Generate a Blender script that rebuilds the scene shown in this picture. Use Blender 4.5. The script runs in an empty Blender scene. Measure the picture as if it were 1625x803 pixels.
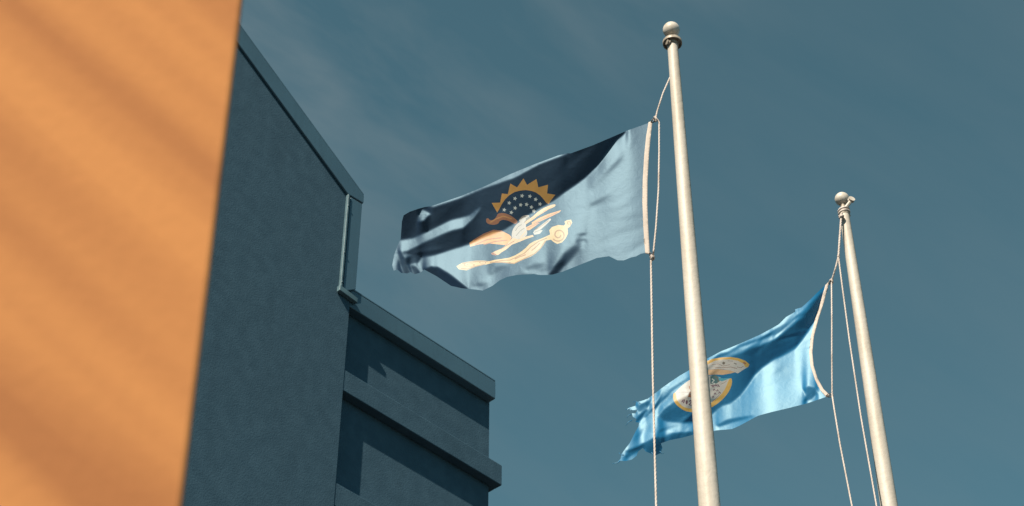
import bpy, bmesh, math, random
import numpy as np
from mathutils import Vector, Matrix
from mathutils.geometry import delaunay_2d_cdt
from math import radians, sin, cos, tan, pi, sqrt

scene = bpy.context.scene
C = scene.collection
random.seed(4)
rng = np.random.RandomState(7)

# ------------------------------------------------------------------ camera
PITCH = radians(42.0)
FPX = 2881.0                     # focal length in photo pixels (photo 1625 x 803)
CX, CY = 812.5, 401.5
CAM = Vector((0, 0, 1.6))
camd = bpy.data.cameras.new('camera')
cam = bpy.data.objects.new('camera', camd); C.objects.link(cam)
camd.sensor_width = 36.0
camd.lens = 36.0 * FPX / 1625.0
camd.clip_end = 3000; camd.clip_start = 0.05
cam.location = CAM
cam.rotation_euler = (pi / 2 + PITCH, 0, 0)
camd.dof.use_dof = True
camd.dof.focus_distance = 10.0
camd.dof.aperture_fstop = 6.5
scene.camera = cam
RIGHT = Vector((1, 0, 0))
FWD = Vector((0, cos(PITCH), sin(PITCH)))
UP = Vector((0, -sin(PITCH), cos(PITCH)))

# ------------------------------------------------------------------ sun and sky
SUN_ELEV = radians(42)
# horizontal direction towards the sun (behind the camera, slightly left)
SUN_H = Vector((-0.47, -0.88, 0)).normalized()
SUN = Vector((SUN_H.x * cos(SUN_ELEV), SUN_H.y * cos(SUN_ELEV), sin(SUN_ELEV)))
sd = bpy.data.lights.new('sun', 'SUN')
sd.energy = 5.0
sd.angle = radians(0.55)
sd.color = (1.0, 0.86, 0.68)
so = bpy.data.objects.new('sun', sd); C.objects.link(so)
so.rotation_euler = SUN.to_track_quat('Z', 'Y').to_euler()
so.location = (0, -30, 60)

world = bpy.data.worlds.new('World'); scene.world = world
world.use_nodes = True
wt = world.node_tree
wt.nodes.clear()
def wn(t, **k):
    n = wt.nodes.new(t)
    for a, b in k.items(): setattr(n, a, b)
    return n
wo = wn('ShaderNodeOutputWorld'); bg = wn('ShaderNodeBackground')
sky = wn('ShaderNodeTexSky', sky_type='NISHITA', sun_disc=False)
sky.sun_elevation = SUN_ELEV
sky.sun_rotation = math.atan2(SUN_H.x, SUN_H.y)
sky.air_density = 1.0; sky.dust_density = 0.2; sky.ozone_density = 1.0
hsv = wn('ShaderNodeHueSaturation'); hsv.inputs['Saturation'].default_value = 0.55
tint = wn('ShaderNodeMix', data_type='RGBA', blend_type='MULTIPLY'); tint.inputs[0].default_value = 1.0
SKY_TINT = (0.43, 0.82, 0.82, 1)
tint.inputs[7].default_value = SKY_TINT
wt.links.new(sky.outputs[0], hsv.inputs['Color']); wt.links.new(hsv.outputs[0], tint.inputs[6])
# thin high cirrus, streaked
tc = wn('ShaderNodeTexCoord'); mp = wn('ShaderNodeCombineXYZ')
for k, (vec, sc) in enumerate([(RIGHT * 0.84 - UP * 0.54, 3.2), (RIGHT * 0.54 + UP * 0.84, 11.0), (FWD, 4.0)]):
    dp = wn('ShaderNodeVectorMath', operation='DOT_PRODUCT'); dp.inputs[1].default_value = vec * sc     # wind direction of the streaks
    wt.links.new(tc.outputs['Generated'], dp.inputs[0]); wt.links.new(dp.outputs['Value'], mp.inputs[k])
nz = wn('ShaderNodeTexNoise'); nz.inputs['Scale'].default_value = 1.6
nz.inputs['Detail'].default_value = 7.0; nz.inputs['Roughness'].default_value = 0.55; nz.inputs['Distortion'].default_value = 0.35
rp = wn('ShaderNodeValToRGB')
rp.color_ramp.elements[0].position = 0.36; rp.color_ramp.elements[0].color = (0, 0, 0, 1)
rp.color_ramp.elements[1].position = 0.68; rp.color_ramp.elements[1].color = (1, 1, 1, 1)
nz2 = wn('ShaderNodeTexNoise'); nz2.inputs['Scale'].default_value = 2.0; nz2.inputs['Detail'].default_value = 1.0
mp2 = wn('ShaderNodeMapping'); mp2.inputs['Location'].default_value = (3.4, 0.3, 1.0)
rp2 = wn('ShaderNodeValToRGB')
rp2.color_ramp.elements[0].position = 0.35; rp2.color_ramp.elements[0].color = (0.12, 0.12, 0.12, 1)
rp2.color_ramp.elements[1].position = 0.72
mul = wn('ShaderNodeMath', operation='MULTIPLY'); mul2 = wn('ShaderNodeMath', operation='MULTIPLY'); mul2.inputs[1].default_value = 0.62
wt.links.new(mp.outputs[0], nz.inputs['Vector'])
wt.links.new(tc.outputs['Generated'], mp2.inputs[0]); wt.links.new(mp2.outputs[0], nz2.inputs['Vector'])
lf = wn('ShaderNodeVectorMath', operation='DOT_PRODUCT'); lf.inputs[1].default_value = (-1.3, 0, 0)   # the bank of cirrus thickens to one side
wt.links.new(tc.outputs['Generated'], lf.inputs[0])
sm = wn('ShaderNodeMath', operation='ADD'); wt.links.new(nz2.outputs['Fac'], sm.inputs[0]); wt.links.new(lf.outputs['Value'], sm.inputs[1])
wt.links.new(nz.outputs['Fac'], rp.inputs[0]); wt.links.new(sm.outputs[0], rp2.inputs[0])
wt.links.new(rp.outputs[0], mul.inputs[0]); wt.links.new(rp2.outputs[0], mul.inputs[1])
wt.links.new(mul.outputs[0], mul2.inputs[0])
cl = wn('ShaderNodeMix', data_type='RGBA')
cl.inputs[7].default_value = (2.7, 3.1, 3.2, 1)
wt.links.new(mul2.outputs[0], cl.inputs[0]); wt.links.new(tint.outputs[2], cl.inputs[6])
wt.links.new(cl.outputs[2], bg.inputs['Color'])
bg.inputs['Strength'].default_value = 0.060
wt.links.new(bg.outputs[0], wo.inputs[0])

scene.view_settings.view_transform = 'Standard'
scene.view_settings.look = 'None'
scene.view_settings.exposure = 0.8
scene.view_settings.gamma = 1.0
scene.view_settings.use_curve_mapping = False

# ------------------------------------------------------------------ helpers
def ray(px, py):
    """direction with unit component along the viewing axis"""
    return FWD + RIGHT * ((px - CX) / FPX) + UP * ((CY - py) / FPX)
def at_y(px, py, Y):
    r = ray(px, py); return CAM + r * (Y / r.y)
def depth_of(p): return (p - CAM).dot(FWD)
def at_depth(px, py, c): return CAM + ray(px, py) * c

def prop(o, label=None, cat=None, group=None, kind=None):
    if label: o['label'] = label
    if cat: o['category'] = cat
    if group: o['group'] = group
    if kind: o['kind'] = kind
    return o
def thing(name, loc, label, cat, group=None):
    o = bpy.data.objects.new(name, None); C.objects.link(o); o.location = loc
    o.empty_display_size = 0.2
    return prop(o, label, cat, group)
def link(name, me, mat, parent=None, smooth=False):
    o = bpy.data.objects.new(name, me); C.objects.link(o)
    if mat is not None and not me.materials: me.materials.append(mat)
    if smooth:
        for p in me.polygons: p.use_smooth = True
    if parent is not None:
        o.parent = parent
        if parent.type == 'EMPTY': o.matrix_parent_inverse = Matrix.Translation(-parent.location)
    return o
def from_bm(name, bm, mat, parent=None, smooth=False):
    bmesh.ops.recalc_face_normals(bm, faces=bm.faces[:])
    me = bpy.data.meshes.new(name); bm.to_mesh(me); bm.free()
    return link(name, me, mat, parent, smooth)
def bevel(o, w, seg=2):
    m = o.modifiers.new('bevel', 'BEVEL'); m.width = w; m.segments = seg; m.limit_method = 'ANGLE'
    return o
def smooth_by_angle(o, ang=40):
    for p in o.data.polygons: p.use_smooth = True
    try: o.data.set_sharp_from_angle(angle=radians(ang))
    except Exception: pass

def tube(bm, pts, rad, seg=8, cap=True):
    """swept tube; rad may be a number or list"""
    pts = [Vector(p) for p in pts]
    n = len(pts); rings = []
    ref = Vector((0, 1, 0.1)).normalized()
    for i, p in enumerate(pts):
        d = (pts[min(i + 1, n - 1)] - pts[max(i - 1, 0)]).normalized()
        if abs(d.dot(ref)) > 0.95: ref = Vector((1, 0, 0))
        a = d.cross(ref).normalized(); b = d.cross(a)
        r = rad[i] if isinstance(rad, (list, tuple)) else rad
        rings.append([bm.verts.new(p + (a * cos(t) + b * sin(t)) * r) for t in [2 * pi * k / seg for k in range(seg)]])
    for i in range(n - 1):
        for k in range(seg):
            bm.faces.new((rings[i][k], rings[i][(k + 1) % seg], rings[i + 1][(k + 1) % seg], rings[i + 1][k]))
    if cap:
        bm.faces.new(rings[0]); bm.faces.new(rings[-1])
def lathe(bm, prof, origin, seg=32, axis=None):
    """prof: (radius, height) list about a vertical (or given) axis"""
    o = Vector(origin); ax = (axis or Vector((0, 0, 1))).normalized()
    a = ax.cross(Vector((0, 1, 0))).normalized(); b = ax.cross(a)
    rings = []
    for r, h in prof:
        if r < 1e-6: rings.append([bm.verts.new(o + ax * h)])
        else: rings.append([bm.verts.new(o + ax * h + (a * cos(t) + b * sin(t)) * r) for t in [2 * pi * k / seg for k in range(seg)]])
    for i in range(len(rings) - 1):
        A, B = rings[i], rings[i + 1]
        for k in range(seg):
            q = [A[k % len(A)], A[(k + 1) % len(A)], B[(k + 1) % len(B)], B[k % len(B)]]
            u = []
            for v in q:
                if v not in u: u.append(v)
            if len(u) >= 3: bm.faces.new(u)
    if len(rings[0]) > 1: bm.faces.new(rings[0])
    if len(rings[-1]) > 1: bm.faces.new(rings[-1])

# ------------------------------------------------------------------ materials
def mat(name, base, rough=0.7, metal=0.0, noise=None, bump=None, spec=0.5, coord='Object', mapscale=(1, 1, 1), maprot=(0, 0, 0)):
    """noise = (scale, detail, colour2, lo, hi); bump = (scale, strength, distance)"""
    m = bpy.data.materials.new(name); m.use_nodes = True
    nt = m.node_tree; b = nt.nodes['Principled BSDF']
    b.inputs['Base Color'].default_value = (*base, 1); b.inputs['Roughness'].default_value = rough
    b.inputs['Metallic'].default_value = metal; b.inputs['Specular IOR Level'].default_value = spec
    t = nt.nodes.new('ShaderNodeTexCoord'); mpn = nt.nodes.new('ShaderNodeMapping')
    mpn.inputs['Scale'].default_value = mapscale; mpn.inputs['Rotation'].default_value = maprot
    nt.links.new(t.outputs[coord], mpn.inputs[0])
    if noise:
        n = nt.nodes.new('ShaderNodeTexNoise'); n.inputs['Scale'].default_value = noise[0]; n.inputs['Detail'].default_value = noise[1]
        r = nt.nodes.new('ShaderNodeValToRGB'); r.color_ramp.elements[0].position = noise[3]; r.color_ramp.elements[1].position = noise[4]
        r.color_ramp.elements[0].color = (*base, 1); r.color_ramp.elements[1].color = (*noise[2], 1)
        nt.links.new(mpn.outputs[0], n.inputs['Vector']); nt.links.new(n.outputs['Fac'], r.inputs[0]); nt.links.new(r.outputs[0], b.inputs['Base Color'])
    if bump:
        n = nt.nodes.new('ShaderNodeTexNoise'); n.inputs['Scale'].default_value = bump[0]; n.inputs['Detail'].default_value = 4
        bp = nt.nodes.new('ShaderNodeBump'); bp.inputs['Strength'].default_value = bump[1]; bp.inputs['Distance'].default_value = bump[2]
        nt.links.new(t.outputs[coord], n.inputs['Vector']); nt.links.new(n.outputs['Fac'], bp.inputs['Height']); nt.links.new(bp.outputs[0], b.inputs['Normal'])
    return m

def cloth_mat(name, base, trans, tfac, var=0.85, bump=0.13, satin=(0.0425, 0.066, 0.083), srough=0.55):
    m = bpy.data.materials.new(name); m.use_nodes = True
    nt = m.node_tree; nt.nodes.clear()
    out = nt.nodes.new('ShaderNodeOutputMaterial'); mix = nt.nodes.new('ShaderNodeMixShader'); mix.inputs[0].default_value = tfac
    d = nt.nodes.new('ShaderNodeBsdfPrincipled'); d.inputs['Roughness'].default_value = 0.75; d.inputs['Specular IOR Level'].default_value = 0.25
    d.inputs['Specular IOR Level'].default_value = 0.0
    gl = nt.nodes.new('ShaderNodeBsdfGlossy'); gl.inputs['Color'].default_value = (*satin, 1); gl.inputs['Roughness'].default_value = srough
    ad = nt.nodes.new('ShaderNodeAddShader')      # satin sheen of the nylon
    tr = nt.nodes.new('ShaderNodeBsdfTranslucent'); tr.inputs[0].default_value = (*trans, 1)
    t = nt.nodes.new('ShaderNodeTexCoord')
    n = nt.nodes.new('ShaderNodeTexNoise'); n.inputs['Scale'].default_value = 5; n.inputs['Detail'].default_value = 5
    r = nt.nodes.new('ShaderNodeValToRGB'); r.color_ramp.elements[0].position = 0.3; r.color_ramp.elements[1].position = 0.7
    r.color_ramp.elements[0].color = (*[c * var for c in base], 1); r.color_ramp.elements[1].color = (*base, 1)
    nt.links.new(t.outputs['Object'], n.inputs['Vector']); nt.links.new(n.outputs['Fac'], r.inputs[0]); nt.links.new(r.outputs[0], d.inputs['Base Color'])
    n2 = nt.nodes.new('ShaderNodeTexNoise'); n2.inputs['Scale'].default_value = 26; n2.inputs['Detail'].default_value = 4; n2.inputs['Distortion'].default_value = 0.6
    bp = nt.nodes.new('ShaderNodeBump'); bp.inputs['Strength'].default_value = bump; bp.inputs['Distance'].default_value = 0.008
    nt.links.new(t.outputs['Object'], n2.inputs['Vector']); nt.links.new(n2.outputs['Fac'], bp.inputs['Height'])
    nt.links.new(bp.outputs[0], d.inputs['Normal']); nt.links.new(bp.outputs[0], gl.inputs['Normal'])
    nt.links.new(d.outputs[0], mix.inputs[1]); nt.links.new(tr.outputs[0], mix.inputs[2]); nt.links.new(mix.outputs[0], ad.inputs[0]); nt.links.new(gl.outputs[0], ad.inputs[1]); nt.links.new(ad.outputs[0], out.inputs[0])
    return m

M = {}
M['stucco'] = mat('dark_teal_stucco', (0.034, 0.078, 0.118), 0.9, 0, noise=(10, 10, (0.044, 0.095, 0.140), 0.35, 0.7), bump=(80, 0.28, 0.007), spec=0.2)
def weather(m, amount, sc=(1.6, 1.6, 0.22)):
    nt = m.node_tree; b = nt.nodes['Principled BSDF']; src = b.inputs['Base Color'].links[0].from_socket
    t = nt.nodes.new('ShaderNodeTexCoord')
    for scale3, k, lo, hi in (((0.35, 0.35, 0.5), 1.0, 0.35, 0.68), (sc, 3.0, 0.52, 0.80)):
        q = nt.nodes.new('ShaderNodeMapping'); q.inputs['Scale'].default_value = scale3
        n = nt.nodes.new('ShaderNodeTexNoise'); n.inputs['Scale'].default_value = k * 2; n.inputs['Detail'].default_value = 6
        r = nt.nodes.new('ShaderNodeValToRGB'); r.color_ramp.elements[0].position = lo; r.color_ramp.elements[1].position = hi
        r.color_ramp.elements[0].color = (1, 1, 1, 1); v = 1 - amount; r.color_ramp.elements[1].color = (v, v, v, 1)
        x = nt.nodes.new('ShaderNodeMix'); x.data_type = 'RGBA'; x.blend_type = 'MULTIPLY'; x.inputs[0].default_value = 1
        nt.links.new(t.outputs['Object'], q.inputs[0]); nt.links.new(q.outputs[0], n.inputs['Vector']); nt.links.new(n.outputs['Fac'], r.inputs[0])
        nt.links.new(src, x.inputs[6]); nt.links.new(r.outputs[0], x.inputs[7]); src = x.outputs[2]
    nt.links.new(src, b.inputs['Base Color'])
weather(M['stucco'], 0.07)
M['coping'] = mat('painted_coping_metal', (0.047, 0.108, 0.160), 0.5, 0.0, noise=(2.0, 6, (0.056, 0.124, 0.178), 0.3, 0.7), bump=(1.5, 0.2, 0.01))
M['trim'] = mat('bare_trim_metal', (0.085, 0.155, 0.19), 0.5, 0.0, noise=(9, 5, (0.05, 0.10, 0.13), 0.35, 0.65))
weather(M['coping'], 0.14, (5, 5, 0.8))
M['roof'] = mat('roof_membrane', (0.25, 0.26, 0.26), 0.9, 0, noise=(3, 5, (0.18, 0.19, 0.19), 0.3, 0.7))
M['pole'] = mat('cream_painted_pole', (0.44, 0.415, 0.38), 0.55, 0.0, noise=(6, 6, (0.30, 0.26, 0.21), 0.45, 0.85), bump=(26, 0.30, 0.010), mapscale=(3, 3, 0.35))
M['ball'] = mat('white_ball_finial', (0.50, 0.48, 0.45), 0.5, 0.0, noise=(30, 5, (0.38, 0.34, 0.28), 0.4, 0.7))
M['truck'] = mat('weathered_cast_metal', (0.36, 0.32, 0.27), 0.5, 0.2, noise=(40, 5, (0.14, 0.12, 0.10), 0.4, 0.7))
M['rope'] = mat('off_white_rope', (0.50, 0.45, 0.43), 0.85, 0, noise=(9, 6, (0.34, 0.29, 0.26), 0.45, 0.75))
M['dark_metal'] = mat('dark_metal', (0.05, 0.045, 0.04), 0.5, 0.6, noise=(40, 3, (0.09, 0.08, 0.07), 0.3, 0.7))
M['ground'] = mat('paving_concrete', (0.06, 0.06, 0.058), 0.95, 0, noise=(0.6, 8, (0.045, 0.045, 0.044), 0.3, 0.7), bump=(8, 0.3, 0.02))
M['cloth1'] = cloth_mat('slate_blue_flag_cloth', (0.006, 0.020, 0.056), (0.02, 0.05, 0.10), 0.03)
M['cloth2'] = cloth_mat('sky_blue_flag_cloth', (0.003, 0.125, 0.300), (0.01, 0.25, 0.5), 0.10, satin=(0.044, 0.062, 0.064), srough=0.50)
M['heading'] = cloth_mat('white_canvas_heading', (0.56, 0.50, 0.46), (0.5, 0.4, 0.35), 0.10, satin=(0.006, 0.006, 0.006))
M['gold'] = cloth_mat('gold_orange_print', (0.88, 0.40, 0.075), (0.95, 0.42, 0.08), 0.55, bump=0.1)
M['pale_gold'] = cloth_mat('pale_gold_print', (0.500, 0.340, 0.150), (0.7, 0.45, 0.12), 0.2, bump=0.1)
M['pale_orange'] = cloth_mat('orange_wing_print', (0.560, 0.270, 0.090), (0.8, 0.4, 0.1), 0.2, bump=0.1)
M['rust'] = cloth_mat('rust_wing_print', (0.460, 0.160, 0.070), (0.85, 0.30, 0.12), 0.55, bump=0.1)
M['scroll_gold'] = cloth_mat('deep_gold_print', (0.27, 0.13, 0.03), (0.5, 0.3, 0.1), 0.1, bump=0.1)
M['peach'] = cloth_mat('peach_print', (0.520, 0.340, 0.190), (0.7, 0.45, 0.25), 0.15, bump=0.1)
M['grey_print'] = cloth_mat('pale_grey_print', (0.380, 0.340, 0.310), (0.5, 0.5, 0.5), 0.15, bump=0.1)
M['dark_print'] = cloth_mat('dark_umber_print', (0.16, 0.13, 0.10), (0.1, 0.08, 0.05), 0.2, bump=0.1)
M['star'] = cloth_mat('white_star_print', (0.80, 0.78, 0.72), (0.9, 0.88, 0.8), 0.5, bump=0.05)
M['seal_cream'] = cloth_mat('cream_seal_print', (0.66, 0.56, 0.49), (0.95, 0.85, 0.78), 0.5, bump=0.1)
M['seal_gold'] = cloth_mat('gold_ring_print', (0.80, 0.44, 0.08), (0.95, 0.6, 0.15), 0.5, bump=0.1)
M['seal_shade_print'] = cloth_mat('grey_tan_print', (0.34, 0.27, 0.24), (0.4, 0.3, 0.25), 0.2, bump=0.05)
M['seal_text'] = cloth_mat('maroon_letter_print', (0.16, 0.07, 0.10), (0.1, 0.03, 0.05), 0.2, bump=0.05)
M['seal_green'] = cloth_mat('dark_green_print', (0.08, 0.16, 0.17), (0.05, 0.15, 0.15), 0.3, bump=0.05)
M['seal_teal'] = cloth_mat('teal_print', (0.10, 0.36, 0.46), (0.05, 0.4, 0.5), 0.4, bump=0.05)

def orange_mat():
    m = bpy.data.materials.new('orange_shade_streaked_render'); m.use_nodes = True
    nt = m.node_tree; b = nt.nodes['Principled BSDF']; b.inputs['Roughness'].default_value = 0.85; b.inputs['Specular IOR Level'].default_value = 0.15
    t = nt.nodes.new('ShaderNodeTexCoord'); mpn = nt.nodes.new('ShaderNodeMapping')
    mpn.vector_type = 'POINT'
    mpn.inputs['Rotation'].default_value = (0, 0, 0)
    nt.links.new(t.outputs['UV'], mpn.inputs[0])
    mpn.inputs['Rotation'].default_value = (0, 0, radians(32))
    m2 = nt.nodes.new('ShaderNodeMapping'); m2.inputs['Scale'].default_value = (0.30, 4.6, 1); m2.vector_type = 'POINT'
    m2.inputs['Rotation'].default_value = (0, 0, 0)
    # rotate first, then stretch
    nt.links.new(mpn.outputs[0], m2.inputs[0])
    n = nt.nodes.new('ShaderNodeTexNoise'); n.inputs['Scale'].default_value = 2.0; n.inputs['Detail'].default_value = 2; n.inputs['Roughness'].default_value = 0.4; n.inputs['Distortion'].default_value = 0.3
    r = nt.nodes.new('ShaderNodeValToRGB')  # soft diagonal shadow streaks put into the wall colour as two orange tones
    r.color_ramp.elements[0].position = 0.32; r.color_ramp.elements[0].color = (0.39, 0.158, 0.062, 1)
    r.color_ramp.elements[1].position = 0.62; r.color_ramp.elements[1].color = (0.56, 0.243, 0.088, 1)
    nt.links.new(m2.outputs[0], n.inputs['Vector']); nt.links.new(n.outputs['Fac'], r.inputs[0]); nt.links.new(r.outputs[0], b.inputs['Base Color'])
    n2 = nt.nodes.new('ShaderNodeTexNoise'); n2.inputs['Scale'].default_value = 60
    bp = nt.nodes.new('ShaderNodeBump'); bp.inputs['Strength'].default_value = 0.2; bp.inputs['Distance'].default_value = 0.002
    nt.links.new(t.outputs['UV'], n2.inputs['Vector']); nt.links.new(n2.outputs['Fac'], bp.inputs['Height']); nt.links.new(bp.outputs[0], b.inputs['Normal'])
    return m
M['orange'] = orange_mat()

# ------------------------------------------------------------------ ground
bm = bmesh.new(); G = 600
bmesh.ops.create_grid(bm, x_segments=24, y_segments=24, size=G)
prop(from_bm('ground', bm, M['ground']), kind='structure')

# ------------------------------------------------------------------ the dark stucco building
AZ = radians(43.6)
T = Vector((sin(AZ), cos(AZ), 0)); N = Vector((cos(AZ), -sin(AZ), 0))      # along the facade / out of it
C0 = at_depth(555, 480, 14.0)                                             # right edge of the raised wall
def sz(px, py, n=0.0):
    """where the sight line meets the vertical plane n metres in front of the raised wall: (along, height)"""
    r = ray(px, py); k = ((C0 - CAM).dot(N) + n) / r.dot(N); p = CAM + r * k
    return (p - C0).dot(T), p.z
def W(s, n, z): return Vector((C0.x, C0.y, 0)) + T * s + N * n + Vector((0, 0, z))
def prism(bm, poly, n0, n1):
    """polygon in (s, z) extruded between two distances from the facade"""
    a = [bm.verts.new(W(s, n0, z)) for s, z in poly]; b = [bm.verts.new(W(s, n1, z)) for s, z in poly]
    bm.faces.new(a); bm.faces.new(b[::-1])
    k = len(poly)
    for i in range(k): bm.faces.new((a[i], a[(i + 1) % k], b[(i + 1) % k], b[i]))
def box(bm, s0, s1, n0, n1, z0, z1): prism(bm, [(s0, z0), (s1, z0), (s1, z1), (s0, z1)], n0, n1)

P = 0.085
bld = thing('building', W(0, -3, 0), 'dark teal stucco building with a sloping parapet stepping down to a lower wing', 'building')
# raked coping line
F = 0.024
La = sz(383, 75, F); Lb = sz(553, 308, F)
Ta = sz(388, 43, F); Tb = sz(578, 311, F)
rk = (La[1] - Lb[1]) / (La[0] - Lb[0]); rt = (Ta[1] - Tb[1]) / (Ta[0] - Tb[0])
SL = -7.0
zl = lambda s: Lb[1] + rk * (s - Lb[0])
zt = lambda s: Tb[1] + rk * (s - Tb[0])
# raised wall: the whole volume left of the step, wall top hidden under the coping
bm = bmesh.new()
ztop = zl(0.0) + 0.04
prism(bm, [(SL, 0), (0, 0), (0, ztop), (SL, zl(SL) + 0.04)], 0.0, -7.0)
from_bm('raised_wall', bm, M['stucco'], bld)
# raked fascia
bm = bmesh.new()
prism(bm, [(SL, zl(SL)), (Lb[0], Lb[1]), (Tb[0], Lb[1] + 0.012), (Tb[0], Tb[1]), (SL, zt(SL))], 0.002, F)
prism(bm, [(SL, zt(SL)), (Tb[0], Tb[1]), (Tb[0], Tb[1] + 0.025), (SL, zt(SL) + 0.025)], F - 0.003, -7.05)
bevel(from_bm('raked_coping', bm, M['coping'], bld), 0.006)
# vertical return down the end of the parapet
v0s, v0z = sz(546, 462, F); v1s, v1z = sz(569, 471, F)
bm = bmesh.new()
prism(bm, [(Lb[0] + 0.03, v0z), (Tb[0] - 0.01, v1z + 0.06), (Tb[0] - 0.01, Lb[1] - 0.002), (Lb[0] + 0.03, Lb[1] - 0.008)], 0.002, F - 0.004)
bevel(from_bm('end_coping', bm, M['coping'], bld), 0.005)
bm = bmesh.new()
box(bm, Lb[0] - 0.006, Lb[0] + 0.012, 0.002, F + 0.008, v0z + 0.01, Lb[1] - 0.006)
bevel(from_bm('corner_trim', bm, M['trim'], bld), 0.004)
bm = bmesh.new()
prism(bm, [(Lb[0] - 0.02, v0z - 0.03), (Tb[0] + 0.002, v0z - 0.045), (Tb[0] + 0.002, v0z + 0.0), (Lb[0] - 0.02, v0z + 0.022)], 0.003, F + 0.016)
bevel(from_bm('drip_lip', bm, M['trim'], bld), 0.004)
for k, (px, py) in enumerate([(551, 405), (556, 330), (548, 452)]):
    s_, z_ = sz(px, py, F)
    bm = bmesh.new(); lathe(bm, [(0.008, 0), (0.008, 0.003), (0.005, 0.005), (0, 0.006)], W(Lb[0] + 0.003, F + 0.0082, z_), 10, N)
    from_bm('screw', bm, M['trim'], bld, True)
# lower wing
sr, _ = sz(776, 700, -P)
zct = sz(680, 537, 0.0)[1]; zcb = sz(680, 565, 0.0)[1]
src, _ = sz(787, 618, 0.0)
zlt = sz(675, 664, 0.0)[1]; zlb = sz(675, 697, 0.0)[1]; srl, _ = sz(797, 757, 0.0)
print('wing', sr, src, srl, 'coping', zct, zcb, 'ledge', zlt, zlb, 'raise', Lb, Tb, La, v0z)
bm = bmesh.new()
box(bm, 0.002, sr, -P, -6.9, 0, zcb + 0.03)
from_bm('wall', bm, M['stucco'], bld)
bm = bmesh.new()
box(bm, 0.004, src, -P + 0.002, -0.004, zcb, zct)
box(bm, sr + 0.002, src, -P, -6.9, zcb, zct)
box(bm, 0.004, src, -0.004, -0.60, zct + 0.001, zct + 0.02)
bevel(from_bm('wing_coping', bm, M['coping'], bld), 0.006)
bm = bmesh.new(); box(bm, 0.004, sr, -0.60, -6.9, zcb + 0.031, zcb + 0.06)
from_bm('roof', bm, M['roof'], bld)
hl = zlt - zlb
gap = sz(556, 590, 0.0)[1] - sz(541, 768, 0.0)[1]
zz = zlt
for k in range(5):
    bm = bmesh.new()
    box(bm, 0.002, srl, -P + 0.001, -0.003, zz - hl, zz)
    box(bm, sr + 0.001, srl, -P - 0.0005, -6.9, zz - hl, zz)
    bevel(from_bm('ledge', bm, M['stucco'], bld), 0.006)
    zz -= gap

# ------------------------------------------------------------------ the near orange wall
D2 = radians(62)
T2 = Vector((sin(D2), cos(D2), 0)); N2 = Vector((cos(D2), -sin(D2), 0))
pA = at_depth(388, 0, 2.25)
r_ = ray(293, 803); k_ = (pA - CAM).dot(N2) / r_.dot(N2); pB = CAM + r_ * k_      # same plane
e = (pA - pB).normalized()
def along(z): return pA + e * ((z - pA.z) / e.z)
wall = thing('orange_wall', along(0), 'bright orange wall corner close to the camera, filling the left of the view', 'wall')
zt2 = pA.z + 0.7
bm = bmesh.new()
uvl = bm.loops.layers.uv.new('UVMap')
b0 = along(-0.05); t0 = along(zt2)
f = [b0 - T2 * 3.2, b0, t0, t0 - T2 * 3.2]
fb = [p - N2 * 0.35 for p in f]
va = [bm.verts.new(p) for p in f]; vb = [bm.verts.new(p) for p in fb]
bm.faces.new(va); bm.faces.new(vb[::-1])
for i in range(4): bm.faces.new((va[i], va[(i + 1) % 4], vb[(i + 1) % 4], vb[i]))
for fc in bm.faces:
    for lp in fc.loops:
        p = lp.vert.co; lp[uvl].uv = ((p - b0).dot(T2) + (p - b0).dot(N2), p.z)
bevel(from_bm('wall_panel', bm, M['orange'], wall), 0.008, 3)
bm = bmesh.new()
q = [t0 + T2 * 0.03 + N2 * 0.03, t0 - T2 * 3.25 + N2 * 0.03, t0 - T2 * 3.25 - N2 * 0.38, t0 + T2 * 0.03 - N2 * 0.38]
lo = [bm.verts.new(p + Vector((0, 0, 0.001))) for p in q]; hi = [bm.verts.new(p + Vector((0, 0, 0.05))) for p in q]
bm.faces.new(lo[::-1]); bm.faces.new(hi)
for i in range(4): bm.faces.new((lo[i], lo[(i + 1) % 4], hi[(i + 1) % 4], hi[i]))
from_bm('coping', bm, M['coping'], wall)

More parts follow.
